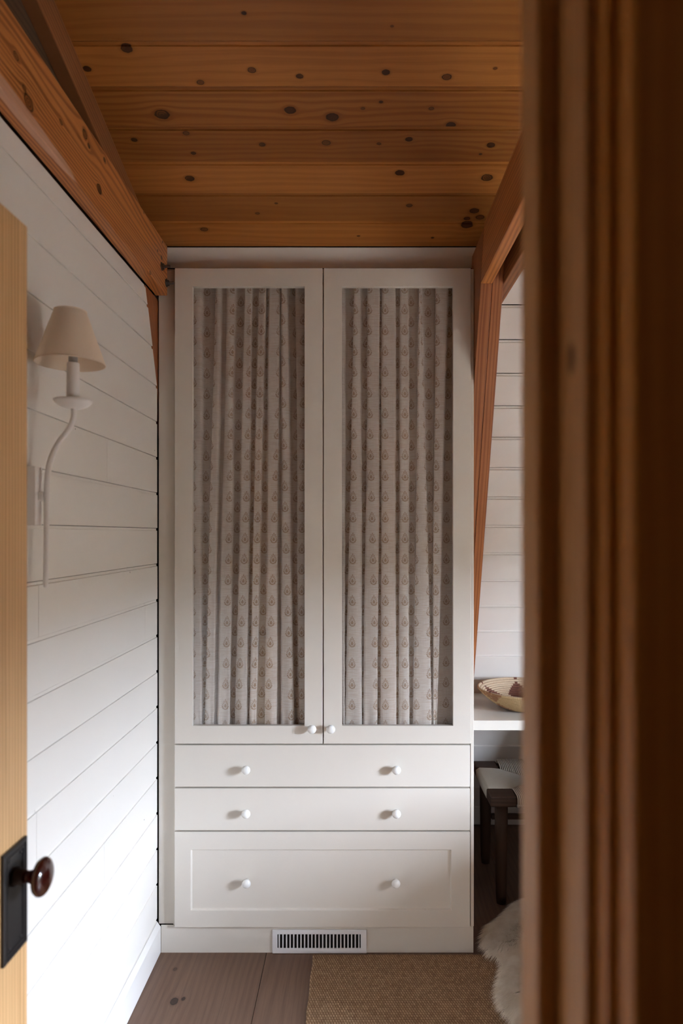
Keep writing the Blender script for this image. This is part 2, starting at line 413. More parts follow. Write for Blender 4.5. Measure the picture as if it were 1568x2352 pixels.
# right wall with the window that lights the room
wall_right = empty('wall_right', kind='structure')
for a, b in (((0.393, -0.02), (WIN_Y0, 3.3)), ((WIN_Y1, -0.02), (3.62, 3.3)), ((WIN_Y0, -0.02), (WIN_Y1, WIN_Z0)), ((WIN_Y0, WIN_Z1), (WIN_Y1, 3.3))):
    MB().box((WIN_X, a[0], a[1]), (WIN_X + 0.12, b[0], b[1])).build('wall_section', M['wall'], wall_right)
win = empty('window_1', (WIN_X + 0.06, (WIN_Y0 + WIN_Y1) / 2, WIN_Z0), kind='structure')
ps = []
f = 0.035
for a, b in (((WIN_Y0, WIN_Z0), (WIN_Y0 + f, WIN_Z1)), ((WIN_Y1 - f, WIN_Z0), (WIN_Y1, WIN_Z1)), ((WIN_Y0 + f, WIN_Z0), (WIN_Y1 - f, WIN_Z0 + f)), ((WIN_Y0 + f, WIN_Z1 - f), (WIN_Y1 - f, WIN_Z1))):
    ps.append(MB().box((WIN_X + 0.04, a[0], a[1]), (WIN_X + 0.08, b[0], b[1])).build('window_frame', M['trim']))
ps.append(MB().box((WIN_X + 0.058, WIN_Y0 + f, WIN_Z0 + f), (WIN_X + 0.062, WIN_Y1 - f, WIN_Z1 - f)).build('pane', M['glass']))
adopt(win, *ps)

# wall with the doorway the picture is taken through
wall_front = empty('wall_front', kind='structure')
WY0, WY1 = 0.393, 0.54
hallw = paint('hall_wall_paint', (0.60, 0.52, 0.44), 0.6)
MB().box((0.166, WY0, -0.02), (WIN_X + 0.02, WY1, 3.3)).build('wall_section', hallw, wall_front)
MB().box((-1.3, WY0, -0.02), (-0.575, WY1, 3.3)).build('wall_section', hallw, wall_front)
MB().box((-0.575, WY0, 2.07), (0.166, WY1, 3.3)).build('wall_section', hallw, wall_front)
hall = empty('wall_hall', kind='structure')
MB().box((-1.3, -1.3, 0), (-1.2, WY0, 2.5)).build('wall_section', hallw, hall)
MB().box((1.1, -1.3, 0), (1.2, WY0, 2.5)).build('wall_section', hallw, hall)
MB().box((-1.3, -1.3, 0), (1.2, -1.2, 2.5)).build('wall_section', hallw, hall)
MB().box((-1.3, -1.3, 2.5), (1.2, WY0, 2.56)).build('hall_ceiling', hallw, hall)

JAMB = wood('jamb_fir', (0.74, 0.47, 0.24), (0.64, 0.38, 0.18), (0.50, 0.26, 0.11), ((0.62, 0.37, 0.006), (1.62, 0.42, 0.006)), freq=90, seed=4.4, rough=0.5, con=0.35, spec=0.2)
CASE = wood('casing_fir', (0.76, 0.40, 0.12), (0.64, 0.31, 0.085), (0.48, 0.20, 0.045), ((1.745, 0.235, 0.004), (0.85, 0.19, 0.003), (1.19, 0.178, 0.003)), freq=90, seed=6.1, rough=0.5, con=0.35, spec=0.2)
dfr = empty('door_1', (0.13, 0.45, 0), kind='structure')
fr = []
def vbox(x0, x1, y0, y1, z0, z1, name, m, bev=0.002):
    o = MB().box((x0, y0, z0), (x1, y1, z1), g=2 if (z1 - z0) > abs(x1 - x0) else 0).build(name, m, bevel=bev); fr.append(o); return o
TOPZ = 2.05
vbox(0.131, 0.166, 0.393, 0.54, 0, TOPZ, 'jamb', JAMB)
vbox(0.118, 0.131, 0.448, 0.495, 0, TOPZ - 0.013, 'door_stop', JAMB, 0.0025)
vbox(-0.575, -0.54, 0.393, 0.54, 0, TOPZ, 'jamb', JAMB)
vbox(-0.54, -0.527, 0.448, 0.495, 0, TOPZ - 0.013, 'door_stop', JAMB)
vbox(-0.54, 0.131, 0.393, 0.54, TOPZ - 0.001, TOPZ + 0.02, 'head_jamb', JAMB)
vbox(-0.527, 0.118, 0.448, 0.495, TOPZ - 0.014, TOPZ - 0.001, 'door_stop', JAMB)
# casing on the hall side, stepped profile
vbox(0.137, 0.142, 0.375, 0.393, 0, TOPZ + 0.005, 'casing_bead', CASE, 0.0012)
vbox(0.142, 0.240, 0.351, 0.393, 0, TOPZ + 0.09, 'casing', CASE, 0.003)
vbox(-0.640, -0.546, 0.351, 0.393, 0, TOPZ + 0.09, 'casing', CASE, 0.003)
vbox(-0.546, 0.142, 0.351, 0.393, TOPZ + 0.006, TOPZ + 0.09, 'casing', CASE, 0.003)
# casing on the room side
vbox(0.166, 0.25, 0.54, 0.558, 0, TOPZ + 0.09, 'room_casing', JAMB)
adopt(dfr, *fr)

# baseboard on the left
bb = MB()
prof = [(WALL_X - 0.016, 0.0), (-0.7125, 0.0), (-0.7125, 0.093), (-0.7215, 0.105), (-0.7245, 0.110), (WALL_X - 0.016, 0.110)]
bb.poly([[(x, y, zz + 0.0015) for x, zz in prof] for y in (0.56, 2.4665)])
tag(bb.build('baseboard_left', M['trim']), kind='structure')

# ------------------------------------------------------------------ timber frame
def dist_uv(g, off): return None
BK = []
for px, py, r in ((66, 236, .010), (56, 203, .004), (228, 434, .008), (37, 128, .005), (195, 308, .007), (204, 335, .004), (373, 556, .003), (371, 592, .0045), (362, 576, .003), (345, 627, .0045), (240, 367, .004), (140, 280, .004), (330, 487, .003)):
    Yk = 0.683 * FPX / (VX - px); BK.append((Yk, zs(py, Yk), r * 1.45))
fir1 = wood('fir_beam_a', FIR_L, FIR_D, FIR_LN, BK,
            freq=70, con=0.75, seed=1.7, patch=(1.22, 2.370, 0.45, 0.023, (0.66, 0.40, 0.29)), wavy=0.02, flat=2.46, rough=0.36)
fir2 = wood('fir_beam_b', FIR_L, FIR_D, FIR_LN, ((1.9, 2.49, 0.006), (2.1, 2.42, 0.004)), freq=75, con=0.6, seed=4.9, wavy=0.02, rough=0.4)
fir3 = wood('fir_post_c', (0.42, 0.155, 0.055), (0.31, 0.10, 0.03), (0.17, 0.045, 0.012), ((1.9, 2.45, 0.005), (1.35, 2.7, 0.004)), freq=80, con=0.6, seed=8.2, wavy=0.012, rough=0.42)
fir4 = wood('fir_rafter_d', (0.36, 0.15, 0.055), (0.24, 0.09, 0.032), (0.12, 0.04, 0.014), ((1.9, 2.9, 0.006),), freq=70, con=0.6, seed=2.2, rough=0.45)
BZ0, BZ1 = 2.3665, 2.543
# left beam, bolted flat on the wall
lb = empty('timber_beam', (-0.70, 2.45, BZ0), 'long orange fir beam along the left wall top, two bolts at its far end', 'beam')
mb = MB(); mb.poly([[(-0.7245, y, BZ0), (-0.683, y, BZ0), (-0.683, y, BZ1), (-0.7245, y, BZ1)] for y in (0.56, 2.447)], uvf=lambda p: (p[1], p[2] + p[0] + 0.683))
beam_body = mb.build('beam_body', fir1, bevel=0.0025)
adopt(lb, beam_body)
for (px, py, Yb, L, off) in ((369, 612, 2.375, 0.030, 0), (382, 650, 2.432, 0.026, 0)):
    z_ = zs(py, Yb)
    b = MB(); b.lathe([(0.0, 0.0), (0.0145, 0.0), (0.0145, 0.0025), (0.008, 0.0025), (0.008, 0.010)], (-0.683, Yb, z_), 'x', 20, sm=False)
    b.lathe([(0.0, 0.010), (0.0048, 0.010), (0.0048, L), (0.003, L + 0.001), (0, L + 0.001)], (-0.683, Yb, z_), 'x', 12, sm=False)
    b.lathe([(0.0, 0.0026), (0.0105, 0.0026), (0.0105, 0.0095), (0, 0.0095)], (-0.683, Yb, z_), 'x', 6, sm=False)
    adopt(lb, b.build('bolt', M['bolt']))
# left rafter under the ceiling
def rafter(x0, x1, d, ya, yb):
    mb = MB()
    def q(Y, dd): return (Y, ceil_z(Y) - 0.001 - dd * cs)
    pr = [q(ya, 0), q(yb, 0), q(yb, d), q(ya, d)]
    mb.poly([[(x, a, b) for a, b in pr] for x in (x0, x1)], uvf=lambda p: (p[1], p[2] + T * p[1]))
    return mb
o = rafter(-0.7755, -0.7375, 0.093, 0.56, 2.50)
raf = o.build('timber_rafter', fir4, bevel=0.002)
tag(raf, 'narrow dark sloping rafter between the left beam and the ceiling boards', 'rafter')
# left leaning post seen in the gap beside the cabinet
def post(x0, x1, fy, slope, ztop, depth, m, name, zb=0.002, zcut=2.366):
    def F(z): return fy + slope * (2.366 - z)
    mb = MB(); loops = []
    for x in (x0, x1):
        loops.append([(x, F(zb), zb), (x, F(zb) + depth, zb), (x, F(ztop) + depth, ztop), (x, F(ztop), ztop)])
    mb.poly(loops, uvf=lambda p: (p[2], p[1] + slope * p[2] + p[0]))
    return mb.build(name, m, bevel=0.002)
MBl = post(-0.7435, -0.7262, 2.331, 0.43, 2.364, 0.20, fir3, 'timber_post', zb=0.3)
tag(MBl, 'leaning reddish fir post in the gap between left wall boards and cabinet', 'post')
pA = post(0.4175, 0.4578, 2.33, 0.40, 2.53, 0.236, fir3, 'timber_post')
tag(pA, 'leaning reddish fir post against the cabinet right side, inner of the pair', 'post', None)
pB = post(0.4588, 0.4955, 2.33, 0.40, 2.53, 0.236, fir3, 'timber_post')
tag(pB, 'leaning reddish fir post in front of the back wall boards, outer of the pair', 'post', None)
def beam_r(x0, x1, slant, yend, name, m):
    mb = MB(); loops = []
    for x in (x0, x1):
        yb0 = 2.329 if slant else yend; yb1 = 2.329 - 0.40 * (BZ1 - 2.366) if slant else yend - 0.4 * (BZ1 - 2.366)
        loops.append([(x, 0.56, BZ0), (x, yb0, BZ0), (x, yb1, BZ1), (x, 0.56, BZ1)])
    mb.poly(loops, uvf=lambda p: (p[1], p[2] + p[0] * 0.9)); return mb.build(name, m, bevel=0.0025)
tag(beam_r(0.4175, 0.4578, True, 0, 'timber_beam', fir2), 'orange fir beam resting on the right leaning post, nearest the cabinet', 'beam')
tag(beam_r(0.4965, 0.534, False, 2.585, 'timber_beam', fir4), 'darker fir beam behind, running past the posts to the back wall', 'beam')

# ------------------------------------------------------------------ CABINET
cab = empty('cabinet', (-0.15, 2.47, 0), 'tall cream built-in linen cabinet with glazed doors above three drawers', 'cabinet')
YD = 2.45
def P2(px, py): return xs(px, YD), zs(py, YD)
cp = []
# side panels follow the leaning wall
for x0, x1 in ((-0.668, -0.65), (0.398, 0.4165)):
    ztop = 2.4665
    pr = [(2.4705, 0.0), (2.98, 0.0), (2.98, 1.36), (back_y(ztop) - 0.008, ztop), (2.4705, ztop)]
    if x0 > 0: pr[0] = (2.4705, 0.0)
    cp.append(MB().poly([[(x, a, b) for a, b in pr] for x in (x0, x1)]).build('side_panel', M['cab']))
cp.append(MB().box((-0.650, 2.4705, 2.4485), (0.398, 2.545, 2.4665)).build('top_panel', M['cab']))
cp.append(MB().poly([[(x, a, b) for a, b in ((2.53, 2.445), (2.965, 1.36), (2.965, 0.02), (2.955, 0.02), (2.955, 1.36), (2.52, 2.445))] for x in (-0.649, 0.397)]).build('back_panel', plain('cabinet_interior_wood', (0.42, 0.25, 0.14), 0.6)))
# face frame
ff = MB(); ff.box((0.385, 2.4705, 0.095), (0.398, 2.488, 2.448)); ff.box((-0.65, 2.4705, 0.095), (-0.64, 2.488, 2.448))
for za, zb in ((0.740, 0.765), (0.592, 0.612), (0.436, 0.456), (0.095, 0.112), (2.43, 2.448)): ff.box((-0.64, 2.4705, za), (0.385, 2.488, zb))
cp.append(ff.build('face_frame', M['cab']))
cp.append(MB().box((0.4045, 2.456, 0.1005), (0.4165, 2.4705, 2.4665)).build('end_stile', M['cab'], bevel=0.002))
cp.append(MB().box((-0.7222, 2.474, 0.1005), (-0.668, 2.492, 2.4665)).build('filler_strip', M['cab'], bevel=0.001))
cp.append(MB().box((-0.7115, 2.466, 0.0), (0.4165, 2.4705, 0.0995)).build('toe_board', M['cab'], bevel=0.0008))
adopt(cab, *cp)

def knob(x, z, y0, name='knob'):
    b = MB(); pr = [(0.0, 0.0), (0.0075, 0.0), (0.0068, -0.004), (0.0062, -0.010), (0.0075, -0.014)]
    n = 12
    for i in range(n + 1):
        t = math.radians(150 - 150 * i / n); pr.append((0.0158 * math.sin(t), -0.0225 + 0.0105 * math.cos(t) * 1.0))
    pr = pr[:5] + [(r_, -0.0225 + 0.0125 * math.cos(math.radians(150 - 150 * 0) + 0) if False else h_) for r_, h_ in []] 
    for i in range(n + 1):
        t = math.pi * (0.12 + 0.88 * i / n); pr.append((0.0158 * math.sin(t), -0.0235 + 0.0115 * math.cos(t)))
    return b.lathe(pr, (x, y0, z), 'y', 28).build(name, M['porcelain'])

def frame_mb(x0, x1, z0, z1, ox0, ox1, oz0, oz1, ya, yb):
    """rectangular frame with an opening, one clean mesh"""
    mb = MB()
    O = [(x0, z0), (x1, z0), (x1, z1), (x0, z1)]; I = [(ox0, oz0), (ox1, oz0), (ox1, oz1), (ox0, oz1)]
    loops = [[(x, ya, z) for x, z in O], [(x, ya, z) for x, z in I], [(x, yb, z) for x, z in I], [(x, yb, z) for x, z in O]]
    return mb.poly(loops, wrap=True, cap=False)

ZT, ZB = zs(616, YD), zs(1708.6, YD)
doors = []
for (x0, x1, ox0, ox1, kx) in ((xs(401, YD), xs(740.6, YD), xs(442, YD), xs(699, YD), 717), (xs(743, YD), xs(1081, YD), xs(785, YD), xs(1040, YD), 760)):
    d = frame_mb(x0, x1, ZB, ZT, ox0, ox1, zs(1667, YD), zs(658, YD), YD, 2.4695).build('door', M['cab'], bevel=0.0012)
    g = MB().box((ox0 - 0.004, 2.4608, zs(1667, YD) - 0.004), (ox1 + 0.004, 2.4638, zs(658, YD) + 0.004)).build('glass_pane', M['glass'])
    kk = knob(xs(kx, YD), zs(1671, YD), YD)
    g.parent = d; kk.parent = d
    adopt(cab, d); doors.append(d)
DX0, DX1 = xs(400.5, YD), xs(1079, YD)
for (ya_, yb_) in ((1711.6, 1807.6), (1811, 1907.5)):
    d = MB().box((DX0, YD, zs(yb_, YD)), (DX1, 2.4695, zs(ya_, YD))).build('drawer', M['cab'], bevel=0.0015)
    for px in (567, 909.5):
        kk = knob(xs(px, YD), zs((ya_ + yb_) / 2 + 4.5, YD), YD); kk.parent = d
    adopt(cab, d)
# deep bottom drawer with a recessed panel
x0, x1, z0, z1 = DX0, DX1, zs(2130, YD), zs(1911, YD)
ox0, ox1, oz0, oz1 = xs(438, YD), xs(1036, YD), zs(2091, YD), zs(1952, YD)
mb = MB()
O = [(x0, z0), (x1, z0), (x1, z1), (x0, z1)]; I = [(ox0, oz0), (ox1, oz0), (ox1, oz1), (ox0, oz1)]
I2 = [(ox0 + 0.0035, oz0 + 0.0035), (ox1 - 0.0035, oz0 + 0.0035), (ox1 - 0.0035, oz1 - 0.0015), (ox0 + 0.0035, oz1 - 0.0015)]
mb.poly([[(x, 2.4695, z) for x, z in O], [(x, YD, z) for x, z in O], [(x, YD, z) for x, z in I], [(x, YD + 0.008, z) for x, z in I2]])
d = mb.build('drawer', M['cab'], bevel=0.0008, bseg=1)
for px in (567, 908.5): kk = knob(xs(px, YD), zs(2025, YD), YD + 0.008); kk.parent = d
adopt(cab, d)

# ------------------------------------------------------------------ CURTAINS
LB_T = [442, 463, 490, 505, 518, 537, 558, 576, 590, 606, 616, 640, 647, 663, 680, 700]
LB_B = [441, 463, 472, 492, 501, 528, 542, 567.5, 574, 589, 609.6, 635, 646, 673, 686, 698]
RB_T = [785, 792, 809, 829, 843, 871, 876, 908, 918, 938, 959, 972, 998, 1023, 1043]
RB_B = [782, 791.5, 794, 831, 835, 867, 874.5, 909, 916, 939, 950, 990, 993, 1004, 1038]
LC = {0: [(.3, .22)], 1: [(.3, .35)], 2: [(-.2, .1)], 4: [(.85, .65)], 5: [(.5, .5)], 6: [(.9, .3)], 7: [(.5, .5)], 8: [(.5, .75)], 9: [(.5, .5)], 10: [(1.05, .3)], 12: [(.1, .85)], 13: [(.95, .5)], 14: [(.7, .35)]}
RC = {1: [(.9, .5)], 2: [(.2, .4)], 3: [(.85, .5)], 4: [(.1, .95)], 5: [(.5, .5)], 6: [(.25, .3)], 7: [(.5, .5)], 8: [(.55, .6)], 9: [(.3, .5)], 10: [(-.3, .15), (1.3, .9)], 11: [(.5, .5)], 12: [(.1, .45)], 13: [(.3, .5)]}
def curtain(BT, BB, COL, label, seed):
    """one pleated sheet: every light band of the photograph is a Z-fold (three layers), every dark one a single layer"""
    rr = random.Random(seed); YF, YB = 2.4780, 2.5020
    ztop, zbot = zs(655, YD) + 0.012, zs(1667, YD) - 0.012
    NZ = 130; n = len(BT) - 1; sub = 6
    ph = [rr.uniform(0, 6.28) for _ in range(n + 1)]; amp = [rr.uniform(0.4, 1.0) for _ in range(n + 1)]
    rows = []; meta = []
    for i in range(NZ + 1):
        z = ztop + (zbot - ztop) * i / NZ
        py = VY - (z - EYE) * FPX / YD; f = max(-0.28, min(1.10, (py - 860) / 740.0))
        ed = []
        for k in range(n + 1):
            e = BT[k] + (BB[k] - BT[k]) * f
            if 0 < k < n: e += 0.9 * amp[k] * math.sin(z * 5.3 + ph[k]) + 0.35 * math.sin(z * 83.2 + ph[k])
            ed.append(e)
        ed[0] = min(BT[0], BB[0]) - 4; ed[-1] = max(BT[-1], BB[-1]) + 4
        g = math.exp(-(ztop - z) / 0.022) + math.exp(-(z - zbot) / 0.045)
        row = []; mt = []
        def put(px, y, kk, t):
            row.append(((px - VX) * 2.484 / FPX, y, z)); mt.append((kk, t))
        for k in range(n):
            a_, b_ = ed[k], ed[k + 1]
            def und(t, s_): return 0.0016 * s_ * math.sin(t * 5.0 + z * 2.3 + ph[k]) + 0.0038 * g * amp[k] * math.sin(t * 8.2 + ph[k])
            if k % 2 == 0:
                for j in range(sub + 1): put(a_ + (b_ - a_) * j / sub, YB + 0.004 + und(j / sub, 0.5), -1, 0)
                for j in range(sub + 1): put(b_ - (b_ - a_) * j / sub, (YF + YB) / 2 + 0.002, -1, 0)
                for j in range(sub + 1):
                    t = j / sub; put(a_ + (b_ - a_) * t, YF - 0.0028 * 4 * t * (1 - t) + und(t, 1), k, t)
            else:
                for j in range(sub + 1):
                    t = j / sub; put(a_ + (b_ - a_) * t, YB + 0.003 * 4 * t * (1 - t) + und(t, 1), k, t)
        rows.append(row); meta = mt
    mb = MB(); nv = len(rows[0])
    for r_ in rows: mb.v += r_
    start = {}
    for j, (kk, t) in enumerate(meta):
        if kk >= 0 and kk not in start: start[kk] = j
    ci0 = 0; cidx = {}
    for k in sorted(COL):
        for c in COL[k]: cidx[(k, c)] = ci0; ci0 += 1
    for i in range(NZ):
        z = rows[i][0][2]; py = VY - (z - EYE) * FPX / YD; f = max(0, min(1, (py - 860) / 740.0))
        for j in range(nv - 1):
            k = meta[j][0]; inside = k >= 0 and meta[j + 1][0] == k
            q = (i * nv + j, i * nv + j + 1, (i + 1) * nv + j + 1, (i + 1) * nv + j)
            uv = [(1.0, 0.0)] * 4
            if inside and k in COL:
                best = None; s0 = start[k]
                for c in COL[k]:
                    def cx(r_): return rows[r_][s0][0] + (rows[r_][s0 + sub][0] - rows[r_][s0][0]) * (c[0] + (c[1] - c[0]) * f)
                    xm = (rows[i][j][0] + rows[i][j + 1][0]) / 2; dd = abs(xm - cx(i))
                    if best is None or dd < best[0]: best = (dd, cx(i), cx(i + 1), cidx[(k, c)])
                par = best[3] * 0.5 * 0.0755
                uv = [(mb.v[a][0] - (best[1] if t < 2 else best[2]), mb.v[a][2] + par + 0.012) for t, a in enumerate(q)]
            mb.face(q, uv, 0, True)
    return tag(mb.build('curtain', M['fabric']), label, 'curtain', 'gathered curtains behind the cabinet glass')
curtain(LB_T, LB_B, LC, 'gathered linen curtain with brown bud print behind the left glass door', 3)
curtain(RB_T, RB_B, RC, 'gathered linen curtain with brown bud print behind the right glass door', 5)

# ------------------------------------------------------------------ FLOOR VENT
vent = empty('floor_vent', (-0.139, 2.462, 0.0), 'white metal vent register with upright slats in the cabinet toe kick', 'vent')
vx0, vx1, vz0, vz1 = -0.309, 0.031, 0.001, 0.0855
sx0, sx1, sz0, sz1 = -0.2905, 0.0095, 0.019, 0.0695
fo = frame_mb(vx0, vx1, vz0, vz1, sx0, sx1, sz0, sz1, 2.4595, 2.4655).build('vent_frame', M['vent'], bevel=0.0022, bseg=3)
adopt(vent, fo)
adopt(vent, MB().box((sx0 - 0.002, 2.4652, sz0 - 0.002), (sx1 + 0.002, 2.4658, sz1 + 0.002)).build('vent_shade_sheet', M['dark']))  # flat near-black sheet painted as the shade behind the slats
NS = 23; first = None
for i in range(NS):
    xc = sx0 + (sx1 - sx0) * (i + 0.5) / NS + 0.0
    lean = (i - NS / 2) / NS * 0.004
    if i == 0:
        mb = MB(); mb.box((-0.0024, 2.4604, sz0 - 0.001), (0.0024, 2.4650, sz1 + 0.001)); first = mb.build('slat', M['vent'], bevel=0.0006, bseg=1); s_o = first
    else:
        s_o = first.copy(); C.objects.link(s_o)
    s_o.location = (xc, 0, 0); adopt(vent, s_o)

# ------------------------------------------------------------------ RUG
def rugmat():
    t = NT('woven_jute'); u, v, _ = t.sep(t.uv()); a = t.noise(t.xyz(t.mul(u, 60), t.mul(v, 60)), 1.0, 3)
    f = t.noise(t.xyz(t.mul(u, 500), t.mul(v, 500)), 1.0, 2)
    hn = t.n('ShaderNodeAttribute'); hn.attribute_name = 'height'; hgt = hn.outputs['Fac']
    col = t.mix(t.ss(hgt, 0.15, 0.95), (0.16, 0.086, 0.046), (0.50, 0.33, 0.205))  # stitch tops light, gaps dark: highlight and groove shade put into colour
    col = t.mix(t.mul(t.ss(f, 0.35, 0.7), 0.45), col, (0.30, 0.19, 0.10))
    col = t.mix(t.mul(t.ss(a, 0.35, 0.7), 0.25), col, (0.36, 0.25, 0.14))
    return t.bsdf(col, 0.85, 0.15, bump=f, bstr=0.4, bdist=0.001)
rx0, rx1, ry0, ry1 = -0.1620, 1.06, 1.30, 2.4495
st = 0.0021; nx = int((rx1 - rx0) / st); ny = int((ry1 - ry0) / st)
gx, gy = np.meshgrid(np.linspace(rx0, rx1, nx), np.linspace(ry0, ry1, ny))
pu, pv = 0.0084, 0.0108
row_i = np.floor(gy / pv); cu = (gx / pu + 0.5 * (row_i % 2)); fu = cu - np.floor(cu) - 0.5; fvv = gy / pv - row_i - 0.5
fu2 = fu + 0.35 * fvv
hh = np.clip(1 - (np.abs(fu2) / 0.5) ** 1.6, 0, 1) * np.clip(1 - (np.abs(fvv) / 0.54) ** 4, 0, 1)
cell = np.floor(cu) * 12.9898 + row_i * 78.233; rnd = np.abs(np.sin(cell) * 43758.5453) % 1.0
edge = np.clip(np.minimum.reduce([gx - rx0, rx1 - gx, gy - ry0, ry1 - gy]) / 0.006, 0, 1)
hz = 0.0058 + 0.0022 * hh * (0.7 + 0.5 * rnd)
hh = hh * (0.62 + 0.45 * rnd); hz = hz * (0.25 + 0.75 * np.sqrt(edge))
xw = gx + 0.0012 * np.sin(gy * 40) * np.exp(-(gx - rx0) / 0.05)
vv = np.stack([xw, gy, hz], -1).reshape(-1, 3)
ii = np.arange(nx * ny).reshape(ny, nx)
ff_ = np.stack([ii[:-1, :-1], ii[:-1, 1:], ii[1:, 1:], ii[1:, :-1]], -1).reshape(-1, 4)
def grid_mesh(name, vv, ff_, mat, smooth=True):
    me = bpy.data.meshes.new(name); me.vertices.add(len(vv)); me.vertices.foreach_set('co', vv.astype(np.float32).ravel())
    k = ff_.shape[1]; me.loops.add(ff_.size); me.loops.foreach_set('vertex_index', ff_.astype(np.int32).ravel())
    me.polygons.add(len(ff_)); me.polygons.foreach_set('loop_start', np.arange(0, ff_.size, k, dtype=np.int32))
    me.update(calc_edges=True); me.materials.append(mat)
    me.polygons.foreach_set('use_smooth', [smooth] * len(ff_))
    o = bpy.data.objects.new(name, me); C.objects.link(o); return o
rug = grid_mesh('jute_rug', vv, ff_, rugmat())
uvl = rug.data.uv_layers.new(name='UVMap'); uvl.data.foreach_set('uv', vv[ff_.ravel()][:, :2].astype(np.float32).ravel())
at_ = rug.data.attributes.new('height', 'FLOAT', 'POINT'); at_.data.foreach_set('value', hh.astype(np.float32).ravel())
tag(rug, 'flat woven brown jute rug on the oak floor before the cabinet', 'rug')

# ------------------------------------------------------------------ DESK SHELF
ds = MB()
FP = lambda zz: 2.33 + 0.40 * (2.366 - zz) - 0.002
def plan(zz):
    yb = back_y(zz) - 0.008
    return [(0.419, 2.755, zz), (WIN_X - 0.005, 2.755, zz), (WIN_X - 0.005, yb, zz), (0.498, yb, zz), (0.498, FP(zz), zz), (0.419, FP(zz), zz)]
ds.poly([plan(0.72), plan(0.76)])
desk = ds.build('desk_top', M['cab'], bevel=0.0015)
tag(desk, 'white painted desk top fixed between the cabinet side and back wall', 'desk')

# ------------------------------------------------------------------ BASKET
def basketmat():
    t = NT('coiled_basket_fibre'); u, v, _ = t.sep(t.uv())          # u angle 0..1, v ring index (inside +, outside -)
    st_ = t.m_('FLOOR', v); ang = t.mul(u, 6.0)
    tri = t.m_('ABSOLUTE', t.sub(t.m_('FRACT', ang), 0.5))          # 0 centre .. .5 edge
    vi = t.m_('ABSOLUTE', st_)
    thr = t.mul(t.m_('PINGPONG', t.sub(vi, 2.0), 7.0), 0.055)
    m1 = t.m_('LESS_THAN', tri, t.m_('SUBTRACT', t.m_('FLOOR', t.mul(thr, 26)), 0.0))
    dia = t.m_('LESS_THAN', t.m_('ADD', tri, 0.02), thr)
    inside = t.m_('GREATER_THAN', v, 0.0)
    stitch = t.m_('FRACT', t.mul(u, 150.0)); st2 = t.ss(t.m_('ABSOLUTE', t.sub(stitch, 0.5)), 0.25, 0.5)
    nz = t.noise(t.xyz(t.mul(u, 160), t.mul(v, 2.0)), 1.0, 3)
    cream = t.mix(nz, (0.62, 0.50, 0.36), (0.46, 0.32, 0.20))
    brown = t.mix(nz, (0.20, 0.075, 0.045), (0.11, 0.04, 0.03))
    straw = t.mix(nz, (0.56, 0.41, 0.22), (0.38, 0.25, 0.12))
    cin = t.mix(dia, cream, brown)
    speck = t.m_('GREATER_THAN', t.noise(t.xyz(t.mul(u, 70), t.mul(st_, 9.0)), 1.0, 1), 0.56)
    tri2 = t.m_('LESS_THAN', tri, t.mul(t.m_('PINGPONG', t.sub(vi, 1.0), 6.0), 0.06))
    cout = t.mix(t.mul(tri2, t.add(t.mul(speck, -0.4), 0.9)), straw, (0.27, 0.12, 0.06))
    col = t.mix(inside, cout, cin)
    fr = t.m_('ABSOLUTE', t.sub(t.m_('FRACT', t.m_('ABSOLUTE', v)), 0.5))
    col = t.mix(t.mul(st2, 0.16), col, (0.10, 0.06, 0.035))
    col = t.mix(t.ss(fr, 0.30, 0.5, 0.0, 0.75), col, (0.09, 0.05, 0.03))  # crease shade between the coils painted into the colour
    return t.bsdf(col, 0.7, 0.25, bump=t.sub(1.0, st2), bstr=0.35, bdist=0.001)
NR = 17; RR, RB0, HB = 0.200, 0.055, 0.090
def prof_pt(f):                                         # centre line of the wall, f 0 foot .. 1 rim
    return RB0 + (RR - RB0) * f ** 0.9, 0.006 + (HB - 0.008) * f ** 1.7
mb = MB(); seg = 120; pts = []; per = 6
outer = []; inner = []
for i in range(NR):
    f0 = i / (NR - 1); r_, h_ = prof_pt(f0); r2, h2 = prof_pt(min(1, f0 + 0.02)); r1, h1 = prof_pt(max(0, f0 - 0.02))
    tx, tz = r2 - r1, h2 - h1; L = math.hypot(tx, tz); tx /= L; tz /= L; a = 0.0058
    for j in range(per):
        t = -math.pi / 2 + math.pi * (j + 0.5) / per
        # along = sin t, across = cos t
        outer.append((r_ + a * (tx * math.sin(t) + tz * math.cos(t)), h_ + a * (tz * math.sin(t) - tx * math.cos(t)), -(i + 1 + (j + 0.5) / per)))
        inner.append((r_ + a * (tx * math.sin(t) - tz * math.cos(t)), h_ + a * (tz * math.sin(t) + tx * math.cos(t)), (i + 1 + (j + 0.5) / per)))
prof = [(0.0, 0.001, -1)] + outer + inner[::-1] + [(0.0, 0.013, 1)]
cxb, cyb, czb = 0.722, 2.942, 0.7605
bv = []
for r_, h_, _ in prof:
    for j in range(seg):
        t = 2 * math.pi * j / seg; bv.append((cxb + max(r_, 1e-4) * math.cos(t), cyb + max(r_, 1e-4) * math.sin(t), czb + max(h_, 0.0)))
mb.v = bv
for i in range(len(prof) - 1):
    for j in range(seg):
        j2 = (j + 1) % seg; vi, vj = prof[i][2], prof[i + 1][2]
        mb.face((i * seg + j, i * seg + j2, (i + 1) * seg + j2, (i + 1) * seg + j), [(j / seg, vi), ((j + 1) / seg, vi), ((j + 1) / seg, vj), (j / seg, vj)], 0, True)
bk = mb.build('woven_basket', basketmat())
tag(bk, 'shallow coiled basket bowl with brown stepped pattern on the white desk', 'basket')

